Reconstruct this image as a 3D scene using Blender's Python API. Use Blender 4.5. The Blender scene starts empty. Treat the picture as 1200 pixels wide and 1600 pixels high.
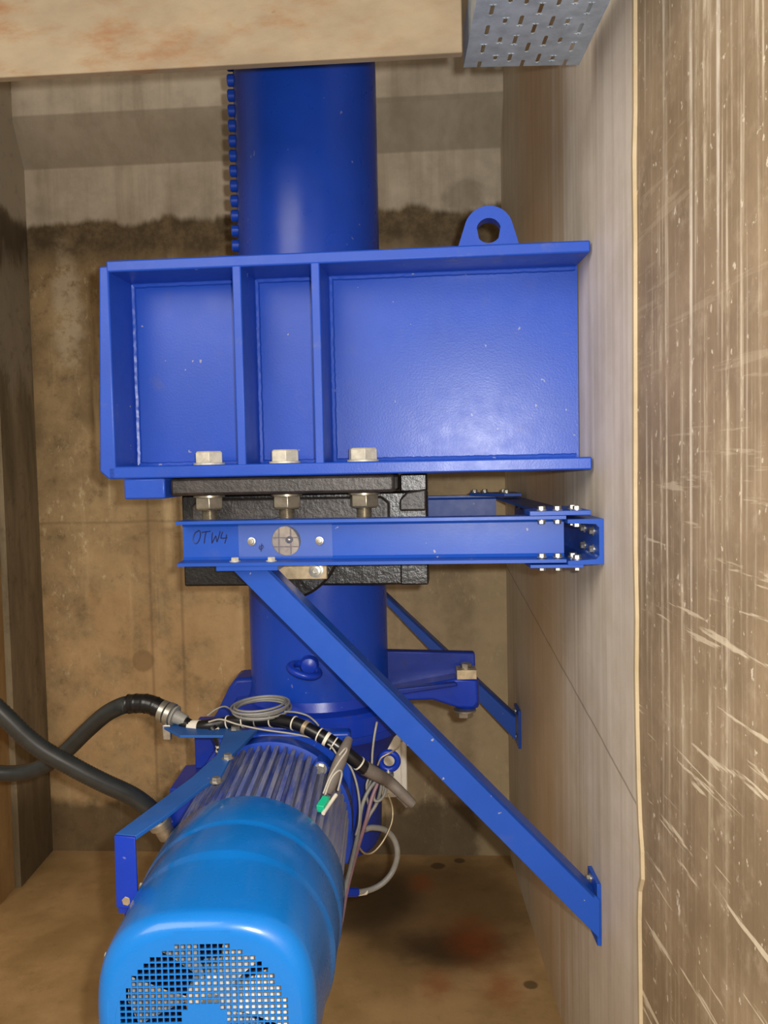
import bpy, bmesh, math, random
from mathutils import Vector, Matrix
random.seed(7)
S = bpy.context.scene
C = S.collection
PI = math.pi
R = math.radians

# ------------------------------------------------------------------ camera
cam = bpy.data.cameras.new('camera'); co = bpy.data.objects.new('camera', cam); C.objects.link(co)
cam.sensor_fit = 'VERTICAL'; cam.sensor_height = 24.0; cam.lens = 21.0
m3 = Matrix([[0.999774, 0.020732, 0.004726], [0.003566, 0.055628, -0.998445], [-0.020963, 0.998236, 0.055541]])
co.matrix_world = Matrix.Translation((0, 0, 1.235)) @ m3.to_4x4()
cam.clip_start = 0.05
S.camera = co

# ------------------------------------------------------------------ light
S.view_settings.view_transform = 'Standard'
S.view_settings.look = 'None'
S.view_settings.gamma = 1.0
S.view_settings.use_curve_mapping = False
S.view_settings.exposure = 0.0
w = bpy.data.worlds.new('world'); S.world = w; w.use_nodes = True
w.node_tree.nodes['Background'].inputs[0].default_value = (1.0, 0.85, 0.66, 1)
w.node_tree.nodes['Background'].inputs[1].default_value = 0.42

def light(name, kind, loc, energy, color, size=0.1, target=None):
    d = bpy.data.lights.new(name, kind); d.energy = energy; d.color = color
    if kind == 'AREA': d.size = size
    else: d.shadow_soft_size = size
    o = bpy.data.objects.new(name, d); C.objects.link(o); o.location = loc
    if target is not None:
        o.rotation_euler = (Vector(target) - Vector(loc)).to_track_quat('-Z', 'Y').to_euler()
    return o
light('camera_flash', 'POINT', (0.042, 0.0, 1.262), 90.0, (1.0, 0.97, 0.93), 0.012)
light('fill_light', 'AREA', (-1.3, -0.7, 2.5), 58.0, (1.0, 0.92, 0.82), 1.6, (0.1, 1.8, 0.8))  # added soft fill from above and behind the camera, not a known lamp

# ------------------------------------------------------------------ materials
def lin(h):
    h = h.lstrip('#'); v = [int(h[i:i + 2], 16) / 255 for i in (0, 2, 4)]
    return tuple(x / 12.92 if x <= 0.04045 else ((x + 0.055) / 1.055) ** 2.4 for x in v) + (1.0,)

class N:
    def __init__(s, name):
        s.m = bpy.data.materials.new(name); s.m.use_nodes = True
        s.t = s.m.node_tree; s.b = s.t.nodes['Principled BSDF']
        s.co = s.t.nodes.new('ShaderNodeTexCoord').outputs['Object']
    def n(s, t, **k):
        x = s.t.nodes.new(t)
        for a, v in k.items(): setattr(x, a, v)
        return x
    def put(s, sock, v):
        if isinstance(v, bpy.types.NodeSocket): s.t.links.new(v, sock)
        else:
            if isinstance(v, tuple) and len(v) == 3 and sock.type == 'RGBA': v = v + (1,)
            sock.default_value = v
    def map(s, scale=(1, 1, 1), rot=(0, 0, 0), loc=(0, 0, 0), src=None):
        x = s.n('ShaderNodeMapping'); s.put(x.inputs['Vector'], src or s.co)
        x.inputs['Scale'].default_value = scale; x.inputs['Rotation'].default_value = rot
        x.inputs['Location'].default_value = loc
        return x.outputs[0]
    def noise(s, scale, detail=6, rough=0.6, vec=None, dist=0.0):
        x = s.n('ShaderNodeTexNoise'); s.put(x.inputs['Vector'], vec or s.co)
        x.inputs['Scale'].default_value = scale; x.inputs['Detail'].default_value = detail
        x.inputs['Roughness'].default_value = rough; x.inputs['Distortion'].default_value = dist
        return x.outputs['Fac']
    def ramp(s, v, a, b, smooth=True):
        x = s.n('ShaderNodeMapRange'); x.interpolation_type = 'SMOOTHSTEP' if smooth else 'LINEAR'
        s.put(x.inputs[0], v)
        for i, q in ((1, a), (2, b)): s.put(x.inputs[i], q)
        return x.outputs[0]
    def math(s, op, a, b=0.0, c=0.0):
        x = s.n('ShaderNodeMath', operation=op)
        s.put(x.inputs[0], a); s.put(x.inputs[1], b); s.put(x.inputs[2], c)
        return x.outputs[0]
    def mix(s, f, a, b, mode='MIX'):
        x = s.n('ShaderNodeMix', data_type='RGBA', blend_type=mode)
        s.put(x.inputs[0], f); s.put(x.inputs[6], a); s.put(x.inputs[7], b)
        return x.outputs[2]
    def xyz(s, src=None):
        x = s.n('ShaderNodeSeparateXYZ'); s.put(x.inputs[0], src or s.co); return x.outputs
    def bump(s, h, strength=0.3, dist=0.01):
        x = s.n('ShaderNodeBump'); s.put(x.inputs['Height'], h)
        x.inputs['Strength'].default_value = strength; x.inputs['Distance'].default_value = dist
        s.t.links.new(x.outputs[0], s.b.inputs['Normal'])
    def out(s, color, rough=0.5, metal=0.0, spec=0.5, coat=0.0, coat_rough=0.1):
        s.put(s.b.inputs['Base Color'], color); s.put(s.b.inputs['Roughness'], rough)
        s.put(s.b.inputs['Metallic'], metal); s.put(s.b.inputs['Specular IOR Level'], spec)
        s.put(s.b.inputs['Coat Weight'], coat); s.put(s.b.inputs['Coat Roughness'], coat_rough)
        return s.m
    def box(s, x0, x1, e, axis=2, nz=None):     # soft window along one axis
        v = s.xyz()[axis]
        if nz is not None: v = s.math('ADD', v, nz)
        return s.math('MULTIPLY', s.ramp(v, x0 - e, x0 + e), s.ramp(v, x1 + e, x1 - e))
    def blob(s, centre, radius, soft=0.3, wob=0.3, nscale=6):
        d = s.n('ShaderNodeVectorMath', operation='SUBTRACT'); s.put(d.inputs[0], s.co); d.inputs[1].default_value = centre
        q = s.n('ShaderNodeVectorMath', operation='DIVIDE'); s.put(q.inputs[0], d.outputs[0]); q.inputs[1].default_value = radius
        l = s.n('ShaderNodeVectorMath', operation='LENGTH'); s.put(l.inputs[0], q.outputs[0])
        nz = s.math('MULTIPLY_ADD', s.noise(nscale, 5), wob * 2, -wob)
        v = s.math('ADD', l.outputs['Value'], nz)
        return s.ramp(v, 1 + soft, 1 - soft)

def paint(name, col, rough=0.35, dirt=0.25, dirtcol='#6a6258', bump=0.06, var=0.12, chips=0.0, coat=0.0, spec=0.32):
    k = N(name)
    c = lin(col)
    base = k.mix(k.ramp(k.noise(5, 4), 0.35, 0.7), c, tuple(x * (1 - var) for x in c[:3]) + (1,))
    d = k.math('MULTIPLY', k.ramp(k.noise(16, 8, 0.7), 0.56, 0.78), dirt)
    base = k.mix(d, base, lin(dirtcol))
    if chips: base = k.mix(k.math('MULTIPLY', k.ramp(k.noise(70, 2, 0.5), 0.735, 0.75), chips), base, lin('#a9a49a'))
    k.bump(k.noise(260, 3), bump, 0.002)
    return k.out(base, k.math('MULTIPLY_ADD', k.noise(30, 4), 0.18, rough - 0.09), 0.0, spec, coat)
def plain(name, col, rough=0.5, metal=0.0, var=0.25, nscale=40, spec=0.5, bump=0.0):
    k = N(name); c = lin(col)
    b = k.mix(k.ramp(k.noise(nscale, 6, 0.65), 0.35, 0.7), c, tuple(x * (1 - var) for x in c[:3]) + (1,))
    if bump: k.bump(k.noise(nscale * 3, 5, 0.65), bump, 0.004)
    return k.out(b, rough, metal, spec)

M = {}
M['blue'] = paint('ultramarine_paint', '#2049ae', 0.34, 0.22, '#5c5a62', 0.10, 0.10, 0.5)
M['pipe'] = paint('pipe_blue_paint', '#123a9c', 0.30, 0.10, '#4a4a58', 0.03, 0.15, 0.2)
M['gear'] = paint('gearbox_blue_paint', '#11329c', 0.32, 0.5, '#3d3a3c', 0.06, 0.2, 0.2)
M['bar'] = paint('brace_blue_paint', '#1a4aa8', 0.36, 0.12, '#6a6460', 0.03, 0.1, 0.6)
M['teal'] = paint('bracket_blue_paint', '#2358a0', 0.45, 0.5, '#57606e', 0.04, 0.25, 0.3)
M['cover'] = paint('light_blue_paint', '#0c66b2', 0.28, 0.10, '#3a6a90', 0.03, 0.08, 0.0, 0.3)
def fins():
    k = N('dusty_fins'); c = k.mix(k.ramp(k.noise(9, 5), 0.35, 0.65), lin('#33479a'), lin('#55639a'))
    d = k.ramp(k.noise(1.0, 8, 0.75, k.map((70, 7, 70))), 0.42, 0.62)
    c = k.mix(k.math('MULTIPLY', d, 0.75), c, lin('#85868f'))
    x = k.ramp(k.math('ADD', k.xyz()[0], k.math('MULTIPLY', k.noise(12, 5), 0.12)), 0.12, 0.20)
    c = k.mix(k.math('MULTIPLY', x, 0.55), c, lin('#8d8a8a'))
    return k.out(c, 0.75, 0, 0.25)
M['fin'] = fins()
M['gearold'] = paint('oily_gearbox_paint', '#122c82', 0.35, 0.95, '#23252f', 0.08, 0.3, 0.3)
M['black'] = plain('black_enamel', '#0c0c0e', 0.28, 0.0, 0.4, 25, 0.6, 0.35)
M['blackdull'] = plain('black_dirty_plate', '#352f2d', 0.38, 0.0, 0.5, 30, 0.5, 0.4)
M['steel'] = plain('zinc_steel', '#b9b6ac', 0.36, 0.85, 0.3, 60)
M['bolt'] = plain('whitish_bolt', '#c9c4b4', 0.55, 0.2, 0.3, 50)
M['nut'] = plain('stainless_nut', '#9c9484', 0.33, 0.75, 0.35, 50)
M['brass'] = plain('worn_disc_metal', '#b3a183', 0.45, 0.55, 0.35, 60)
M['galv'] = plain('galvanised_tray', '#a3b0bd', 0.42, 0.25, 0.3, 26)
M['rubber'] = plain('black_rubber_hose', '#2a2d2d', 0.32, 0, 0.3, 40)
M['tape'] = plain('black_tape', '#121214', 0.30, 0, 0.3, 40)
M['greycable'] = plain('grey_cable', '#85837c', 0.5, 0, 0.2, 40)
M['sheath'] = plain('grey_sleeve', '#6b625a', 0.6, 0, 0.25, 40)
M['mauve'] = plain('mauve_cable', '#86666e', 0.5, 0, 0.2, 40)
M['white'] = plain('white_tape', '#d6cfbf', 0.55, 0, 0.12, 40)
M['bluedirty'] = paint('dusty_ultramarine_paint', '#2049ae', 0.4, 0.6, '#6c6a72', 0.10, 0.10, 0.8)
M['wire'] = plain('pale_grey_wire', '#a39d90', 0.5, 0, 0.2, 40)
M['cream'] = plain('cream_box', '#fffaec', 0.5, 0, 0.1, 20)
M['green'] = plain('green_connector', '#19b183', 0.4, 0, 0.15, 30)
M['ink'] = plain('black_marker_ink', '#10143a', 0.5, 0, 0.1, 30)
M['fan'] = plain('pale_fan', '#c4c2bb', 0.5, 0.0, 0.2, 30)
M['dark'] = plain('cavity_shade', '#16264e', 0.6, 0, 0.3, 20)  # shade inside the fan cover, put into the colour
M['rust'] = plain('rusty_disc_line', '#6a4a34', 0.6, 0, 0.3, 60)
def clear():
    m = bpy.data.materials.new('clear_plastic'); m.use_nodes = True; t = m.node_tree
    b = t.nodes['Principled BSDF']; b.inputs['Base Color'].default_value = lin('#9fb0d8'); b.inputs['Roughness'].default_value = 0.25
    tr = t.nodes.new('ShaderNodeBsdfTransparent'); mx = t.nodes.new('ShaderNodeMixShader'); mx.inputs[0].default_value = 0.08
    t.links.new(tr.outputs[0], mx.inputs[1]); t.links.new(b.outputs[0], mx.inputs[2])
    t.links.new(mx.outputs[0], t.nodes['Material Output'].inputs[0]); return m
M['clear'] = clear()

def concrete_back():
    k = N('back_concrete'); X, Y, Z = k.xyz()
    big = k.noise(2.2, 6, 0.6); fine = k.noise(22, 8, 0.7); med = k.noise(7, 7, 0.65)
    streak = k.noise(1.0, 6, 0.6, k.map((16, 16, 1.2)))
    brown = k.mix(k.ramp(med, 0.3, 0.7), lin('#7f6a4a'), lin('#aa9068'))
    brown = k.mix(k.math('MULTIPLY', k.ramp(streak, 0.52, 0.75), 0.5), brown, lin('#d8c196'))
    brown = k.mix(k.math('MULTIPLY', k.ramp(fine, 0.52, 0.72), 0.6), brown, lin('#5a4830'))
    tan = k.math('MULTIPLY', k.ramp(X, -0.15, -0.5), k.ramp(k.math('ADD', Z, k.math('MULTIPLY', med, 0.5)), 1.5, 0.9))
    brown = k.mix(k.math('MULTIPLY', k.math('MULTIPLY', tan, k.ramp(k.noise(9, 6, 0.7), 0.35, 0.6)), 0.55), brown, lin('#bd986a'))
    # greyer towards the right half
    grey = k.mix(k.ramp(med, 0.3, 0.7), lin('#8f8068'), lin('#ab9b7f'))
    brown = k.mix(k.math('MULTIPLY', k.ramp(X, -0.4, 0.1), 0.6), brown, grey)
    spk = k.math('MULTIPLY', k.ramp(k.noise(38, 8, 0.75, k.map((1.4, 1.4, 0.7))), 0.55, 0.66), k.ramp(k.noise(3, 4), 0.42, 0.6))
    brown = k.mix(k.math('MULTIPLY', spk, 0.55), brown, lin('#cbb993'))
    up = k.mix(k.ramp(med, 0.3, 0.7), lin('#aca18e'), lin('#cbbfab'))
    up = k.mix(k.math('MULTIPLY', k.ramp(streak, 0.45, 0.7), 0.45), up, lin('#8f826c'))
    wob = k.math('MULTIPLY_ADD', k.noise(4.5, 6, 0.6, k.map((1, 1, 0.3))), 0.16, -0.08)
    zz = k.math('ADD', Z, wob)
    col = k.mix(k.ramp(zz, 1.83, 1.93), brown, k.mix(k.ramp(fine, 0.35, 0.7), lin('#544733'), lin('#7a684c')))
    col = k.mix(k.ramp(zz, 1.985, 2.01), col, up)
    ledge_shade = k.box(2.165, 2.30, 0.004)  # shade of the sloped underside, painted as a darker band
    col = k.mix(k.math('MULTIPLY', ledge_shade, 0.55), col, lin('#7a6f5c'))
    # damp patch low on the wall
    damp = k.ramp(k.math('ADD', Z, k.math('MULTIPLY_ADD', k.noise(3.5, 5), 0.2, -0.1)), 0.19, 0.14)
    col = k.mix(k.math('MULTIPLY', damp, 0.75), col, lin('#42341f'))
    # old shutter marks
    ln = k.box(1.07, 1.078, 0.004, 2, k.math('MULTIPLY', med, 0.02))
    col = k.mix(k.math('MULTIPLY', ln, 0.3), col, lin('#453622'))
    for x in (-0.76, -0.66):
        ln = k.math('MULTIPLY', k.box(x, x + 0.006, 0.006, 0), k.ramp(Z, 1.2, 1.1))
        col = k.mix(k.math('MULTIPLY', ln, 0.45), col, lin('#4a3a26'))
    # pale splashes
    col = k.mix(k.math('MULTIPLY', k.math('MULTIPLY', k.blob((-0.99, 2.8, 1.72), (0.045, 1, 0.17), 0.5, 0.8, 16), k.ramp(fine, 0.35, 0.55)), 0.75), col, lin('#c2b294'))
    col = k.mix(k.math('MULTIPLY', k.blob((-0.79, 2.8, 0.62), (0.035, 1, 0.035), 0.15, 0.2, 20), 0.5), col, lin('#6a5334'))
    col = k.mix(k.math('MULTIPLY', k.blob((0.25, 2.8, 2.03), (0.06, 1, 0.05), 0.3, 0.6, 20), 0.35), col, lin('#5c4f3a'))
    col = k.mix(k.math('MULTIPLY', k.box(0.26, 0.40, 0.02, 0, k.math('MULTIPLY_ADD', fine, 0.06, -0.03)), k.math('MULTIPLY', k.ramp(Z, 1.9, 1.7), 0.5)), col, lin('#b5a27c'))
    k.bump(k.math('ADD', fine, k.math('MULTIPLY', med, 2)), 0.25, 0.006)
    return k.out(col, 0.7, 0, 0.3)
def concrete_right(near):
    k = N('right_concrete_near' if near else 'right_plaster'); X, Y, Z = k.xyz()
    fine = k.noise(24, 8, 0.7); med = k.noise(5, 7, 0.65)
    st = k.noise(1.0, 7, 0.62, k.map((1, 26, 0.7)))
    st2 = k.noise(1.0, 6, 0.6, k.map((1, 75, 1.6), loc=(0, 3.3, 1)))
    if near:
        c = k.mix(k.ramp(med, 0.3, 0.7), lin('#7d6b52'), lin('#988468'))
        c = k.mix(k.math('MULTIPLY', k.ramp(fine, 0.5, 0.75), 0.5), c, lin('#b5a48a'))
        up = k.ramp(k.math('ADD', Z, k.math('MULTIPLY', med, 0.5)), 0.9, 1.5)
        brk = k.ramp(k.noise(1.0, 8, 0.75, k.map((1, 40, 9))), 0.36, 0.58)
        s = k.math('MULTIPLY', brk, k.math('MULTIPLY', k.ramp(st2, 0.48, 0.68), k.math('MULTIPLY_ADD', up, 0.65, 0.25)))
        c = k.mix(s, c, lin('#d3c5ac'))
        s = k.math('MULTIPLY', k.ramp(k.noise(1.0, 4, 0.5, k.map((1, 34, 0.45), loc=(0, 7.7, 0))), 0.60, 0.68), k.math('MULTIPLY', k.math('MULTIPLY_ADD', brk, 0.6, 0.4), k.math('MULTIPLY_ADD', up, 0.6, 0.2)))
        c = k.mix(s, c, lin('#e0d6c4'))
        lowp = k.math('SUBTRACT', 1.0, k.ramp(k.math('ADD', Z, k.math('MULTIPLY', med, 0.5)), 1.1, 1.6))
        for i, (a, sc, th) in enumerate(((0.0, 30, 0.63), (12, 44, 0.65), (-10, 38, 0.64), (-38, 34, 0.66))):
            v = k.map((1, 2.2, sc), (R(a), 0, 0), (0, i * 2.1, i * 1.7))
            s = k.math('MULTIPLY', k.ramp(k.noise(1.0, 5, 0.6, v), th, th + 0.03), k.math('MULTIPLY_ADD', lowp, 0.65, 0.12))
            c = k.mix(s, c, lin('#d8cbb0'))
        ch = k.math('MULTIPLY', k.ramp(k.noise(14, 6, 0.7, k.map((1, 1.6, 0.8), (R(-30), 0, 0))), 0.65, 0.70), k.math('MULTIPLY_ADD', lowp, 0.75, 0.08))
        c = k.mix(ch, c, lin('#d9d0bd'))
        c = k.mix(k.math('MULTIPLY', k.ramp(k.noise(70, 4, 0.6), 0.64, 0.70), 0.6), c, lin('#e2d8c2'))
    else:
        c = k.mix(k.ramp(med, 0.3, 0.7), lin('#c4b8a6'), lin('#d8cec0'))
        c = k.mix(k.math('MULTIPLY', k.ramp(st, 0.42, 0.70), 0.5), c, lin('#a39682'))
        c = k.mix(k.math('MULTIPLY', k.ramp(st2, 0.52, 0.72), 0.4), c, lin('#e2dacd'))
        ora = k.math('MULTIPLY', k.box(1.85, 2.33, 0.16, 1, k.math('MULTIPLY_ADD', st, 0.6, -0.3)), 0.5)
        c = k.mix(ora, c, lin('#c09658'))
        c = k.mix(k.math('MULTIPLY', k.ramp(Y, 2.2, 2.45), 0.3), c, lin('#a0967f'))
        for i, (a, sc) in enumerate(((40, 30), (28, 42))):
            v = k.map((1, 1.5, sc), (R(a), 0, 0), (0, i, i * 1.7))
            c = k.mix(k.math('MULTIPLY', k.ramp(k.noise(1.0, 5, 0.6, v), 0.64, 0.70), 0.35), c, lin('#c9bca2'))
        crack = k.math('SUBTRACT', k.math('MULTIPLY_ADD', Y, 0.13, 0.56), k.math('ADD', Z, k.math('MULTIPLY', k.noise(6, 3), 0.01)))
        c = k.mix(k.math('MULTIPLY', k.ramp(k.math('ABSOLUTE', crack), 0.004, 0.001), 0.5), c, lin('#5d4f3c'))
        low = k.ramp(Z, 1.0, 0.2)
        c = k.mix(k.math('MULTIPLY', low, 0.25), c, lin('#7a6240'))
    k.bump(k.math('ADD', fine, st2) if near else fine, 0.2, 0.003)
    return k.out(c, 0.6, 0, 0.35)
def concrete_floor():
    k = N('floor_concrete'); fine = k.noise(26, 8, 0.7); med = k.noise(4, 6, 0.6)
    c = k.mix(k.ramp(med, 0.3, 0.7), lin('#94774c'), lin('#b39164'))
    c = k.mix(k.math('MULTIPLY', k.ramp(fine, 0.52, 0.8), 0.45), c, lin('#6b5130'))
    oil = k.blob((0.1247, 2.4109, 0.0000), (0.26, 0.30, 1), 0.3, 0.35, 5)
    c = k.mix(k.math('MULTIPLY', oil, 0.6), c, lin('#3f2a13'))
    oil = k.blob((-0.1079, 2.4930, 0.0000), (0.17, 0.22, 1), 0.4, 0.3, 6)
    c = k.mix(k.math('MULTIPLY', oil, 0.75), c, lin('#1d140a'))
    oil = k.blob((0.1290, 2.2145, 0.0000), (0.14, 0.08, 1), 0.7, 0.7, 12)
    c = k.mix(k.math('MULTIPLY', oil, 0.7), c, lin('#241407'))
    for ctr, r in (((0.2408, 2.0307, 0.0000), 0.035), ((0.0739, 2.5636, 0.0000), 0.03), ((0.1968, 2.2427, 0.0000), 0.06), ((0.0924, 2.0534, 0.0000), 0.03)):
        c = k.mix(k.math('MULTIPLY', k.blob(ctr, (r, r * 1.5, 1), 0.9, 1.1, 22), 0.5), c, lin('#8c3f12'))
    for ctr, r in (((0.1289, 2.6739, 0.0000), 0.022), ((0.1979, 2.7062, 0.0000), 0.017), ((0.3117, 2.0439, 0.0000), 0.017)):
        c = k.mix(k.math('MULTIPLY', k.blob(ctr, (r, r, 1), 0.2, 0.2, 20), 0.7), c, lin('#3a2d1c'))
    k.bump(k.math('ADD', fine, k.math('MULTIPLY', med, 2)), 0.2, 0.005)
    return k.out(c, k.math('MULTIPLY_ADD', med, 0.3, 0.4), 0, 0.4)
def concrete_plain(name, a, b, d, s=(1, 1, 1), amt=0.4):
    k = N(name); fine = k.noise(24, 8, 0.7); med = k.noise(5, 7, 0.65, k.map(s))
    c = k.mix(k.ramp(med, 0.3, 0.7), lin(a), lin(b))
    c = k.mix(k.math('MULTIPLY', k.ramp(fine, 0.52, 0.8), amt), c, lin(d))
    k.bump(fine, 0.25, 0.005)
    return k.out(c, 0.7, 0, 0.3)
def concrete_left():
    k = N('left_concrete'); X, Y, Z = k.xyz(); fine = k.noise(24, 8, 0.7); med = k.noise(5, 7, 0.65, k.map((3, 3, 0.6)))
    c = k.mix(k.ramp(med, 0.3, 0.7), lin('#6c604a'), lin('#8d7f66'))
    zz = k.math('ADD', Z, k.math('MULTIPLY_ADD', k.noise(6, 6), 0.2, -0.1))
    c = k.mix(k.ramp(zz, 1.98, 2.02), c, lin('#b3a894'))
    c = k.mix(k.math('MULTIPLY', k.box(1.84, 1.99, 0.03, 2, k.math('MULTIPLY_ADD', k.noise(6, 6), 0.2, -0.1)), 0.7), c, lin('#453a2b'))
    c = k.mix(k.math('MULTIPLY', k.box(1.5, 1.84, 0.06, 2, k.math('MULTIPLY_ADD', med, 0.5, -0.25)), 0.5), c, lin('#aaa08e'))
    c = k.mix(k.math('MULTIPLY', k.ramp(zz, 0.3, 0.2), 0.6), c, lin('#4d3f28'))
    c = k.mix(k.math('MULTIPLY', k.ramp(fine, 0.52, 0.75), 0.5), c, lin('#463b29'))
    k.bump(fine, 0.25, 0.005)
    return k.out(c, 0.7, 0, 0.3)
def concrete_beam():
    k = N('beam_concrete'); fine = k.noise(24, 8, 0.7); X, Y, Z = k.xyz()
    med = k.noise(5, 7, 0.65, k.map((1, 1, 2.0), (0, R(35), 0)))
    c = k.mix(k.ramp(med, 0.3, 0.7), lin('#7b6e5a'), lin('#8f816a'))
    left = k.ramp(X, -0.15, -0.6)
    s = k.ramp(k.noise(6, 7, 0.7, k.map((1, 1, 2.6), (0, R(30), 0))), 0.45, 0.72)
    c = k.mix(k.math('MULTIPLY', k.math('MULTIPLY', s, k.math('MULTIPLY_ADD', left, 0.7, 0.15)), 0.9), c, lin('#7c5128'))
    c = k.mix(k.math('MULTIPLY', k.ramp(k.noise(22, 6, 0.7, k.map((1, 1, 2), (0, R(30), 0))), 0.66, 0.74), 0.45), c, lin('#5a3216'))
    k.bump(fine, 0.15, 0.003)
    return k.out(c, 0.65, 0, 0.3)

# ------------------------------------------------------------------ mesh builder
class B:
    def __init__(s): s.bm = bmesh.new()
    def poly(s, vs): return s.bm.faces.new(vs)
    def v(s, p): return s.bm.verts.new(p)
    def box(s, a, b):
        x0, y0, z0 = a; x1, y1, z1 = b
        q = [s.v(p) for p in ((x0, y0, z0), (x1, y0, z0), (x1, y1, z0), (x0, y1, z0), (x0, y0, z1), (x1, y0, z1), (x1, y1, z1), (x0, y1, z1))]
        for f in ((3, 2, 1, 0), (4, 5, 6, 7), (0, 1, 5, 4), (1, 2, 6, 5), (2, 3, 7, 6), (3, 0, 4, 7)): s.poly([q[i] for i in f])
        return s
    def prism(s, pts, vec):
        vec = Vector(vec); a = [s.v(Vector(p)) for p in pts]; b = [s.v(Vector(p) + vec) for p in pts]
        s.poly(a[::-1]); s.poly(b); n = len(a)
        for i in range(n): s.poly([a[i], a[(i + 1) % n], b[(i + 1) % n], b[i]])
        return s
    def rings(s, rings, cap0=True, cap1=True, closed=False):
        rs = [[s.v(p) for p in r] for r in rings]; n = len(rs[0])
        m = len(rs) if closed else len(rs) - 1
        for i in range(m):
            a, b = rs[i], rs[(i + 1) % len(rs)]
            for j in range(n): s.poly([a[j], a[(j + 1) % n], b[(j + 1) % n], b[j]])
        if not closed:
            if cap0: s.poly(rs[0][::-1])
            if cap1: s.poly(rs[-1])
        return s
    def lathe(s, c, ax, prof, seg=32, cap=True, ph=0.0):   # prof: (distance along axis, radius)
        ax = Vector(ax).normalized(); u = ax.orthogonal().normalized(); v = ax.cross(u); c = Vector(c)
        return s.rings([[c + ax * d + (u * math.cos(2 * PI * j / seg + ph) + v * math.sin(2 * PI * j / seg + ph)) * r for j in range(seg)] for d, r in prof], cap, cap)
    def cyl(s, a, b, r, seg=24, ph=0.0):
        a = Vector(a); b = Vector(b); return s.lathe(a, b - a, ((0, r), ((b - a).length, r)), seg, True, ph)
    def torus(s, c, ax, r0, r1, seg=40, sg=12):
        ax = Vector(ax).normalized(); u = ax.orthogonal().normalized(); v = ax.cross(u); c = Vector(c); rr = []
        for i in range(seg):
            t = 2 * PI * i / seg; d = u * math.cos(t) + v * math.sin(t)
            rr.append([c + d * (r0 + r1 * math.cos(2 * PI * j / sg)) + ax * (r1 * math.sin(2 * PI * j / sg)) for j in range(sg)])
        return s.rings(rr, closed=True)
    def sweep(s, pts, r, seg=10, div=8, rf=None, closed=False):
        P = catmull(pts, div); rr = []; T = (P[1] - P[0]).normalized(); u = T.orthogonal().normalized()
        for i, p in enumerate(P):
            t = (P[min(i + 1, len(P) - 1)] - P[max(i - 1, 0)]).normalized()
            u = (u - t * u.dot(t)).normalized(); v = t.cross(u); q = rf(i, len(P)) if rf else r
            rr.append([p + (u * math.cos(2 * PI * j / seg) + v * math.sin(2 * PI * j / seg)) * q for j in range(seg)])
        return s.rings(rr)
    def hexa(s, c, ax, r, h):                                   # hexagon head with a chamfered crown
        return s.lathe(c, ax, ((0, r), (h * 0.86, r), (h, r * 0.88)), 6)
    def build(s, name, mat, parent=None, bevel=0.0, seg=2, angle=35, smooth=True):
        bmesh.ops.recalc_face_normals(s.bm, faces=s.bm.faces)
        me = bpy.data.meshes.new(name); s.bm.to_mesh(me); s.bm.free()
        me.materials.append(M[mat] if isinstance(mat, str) else mat)
        o = bpy.data.objects.new(name, me); C.objects.link(o)
        if parent is not None: o.parent = parent
        if smooth:
            me.polygons.foreach_set('use_smooth', [True] * len(me.polygons)); me.set_sharp_from_angle(angle=R(angle))
        if bevel:
            b = o.modifiers.new('bevel', 'BEVEL'); b.width = bevel; b.segments = seg; b.limit_method = 'ANGLE'; b.angle_limit = R(35)
            b.harden_normals = False
        return o

def catmull(pts, div):
    P = [Vector(p) for p in pts]
    if div <= 1 or len(P) < 3: return P
    out = []
    for i in range(len(P) - 1):
        p0 = P[i - 1] if i else P[0] * 2 - P[1]; p1 = P[i]; p2 = P[i + 1]; p3 = P[i + 2] if i + 2 < len(P) else P[-1] * 2 - P[-2]
        for k in range(div):
            t = k / div
            out.append(0.5 * ((2 * p1) + (p2 - p0) * t + (2 * p0 - 5 * p1 + 4 * p2 - p3) * t * t + (3 * p1 - p0 - 3 * p2 + p3) * t ** 3))
    return out + [P[-1]]
def tag(o, label, cat, group=None):
    o['label'] = label; o['category'] = cat
    if group: o['group'] = group
    return o
def thing(name, label, cat, loc=(0, 0, 0), rz=0.0, group=None):
    o = bpy.data.objects.new(name, None); C.objects.link(o); o.location = loc; o.rotation_euler = (0, 0, rz); o.empty_display_size = 0.05
    return tag(o, label, cat, group)
def struct(o): o['kind'] = 'structure'; return o
YAW = R(-5)

# ------------------------------------------------------------------ the pit
XW = 0.358
M['c_back'] = concrete_back(); M['c_right'] = concrete_right(False); M['c_near'] = concrete_right(True); M['c_floor'] = concrete_floor()
M['c_left'] = concrete_left()
M['c_pier'] = concrete_plain('left_brown_concrete', '#8f6f45', '#a98a5c', '#5f4526', (3, 3, 0.8))
M['c_beam'] = concrete_beam()
M['c_ceil'] = concrete_plain('ceiling_concrete', '#7b6e5a', '#9d8f78', '#6a5c46')
M['mortar'] = concrete_plain('mortar_edge', '#a39272', '#b3a284', '#b9945c', (2, 2, 2), 0.3)

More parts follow.
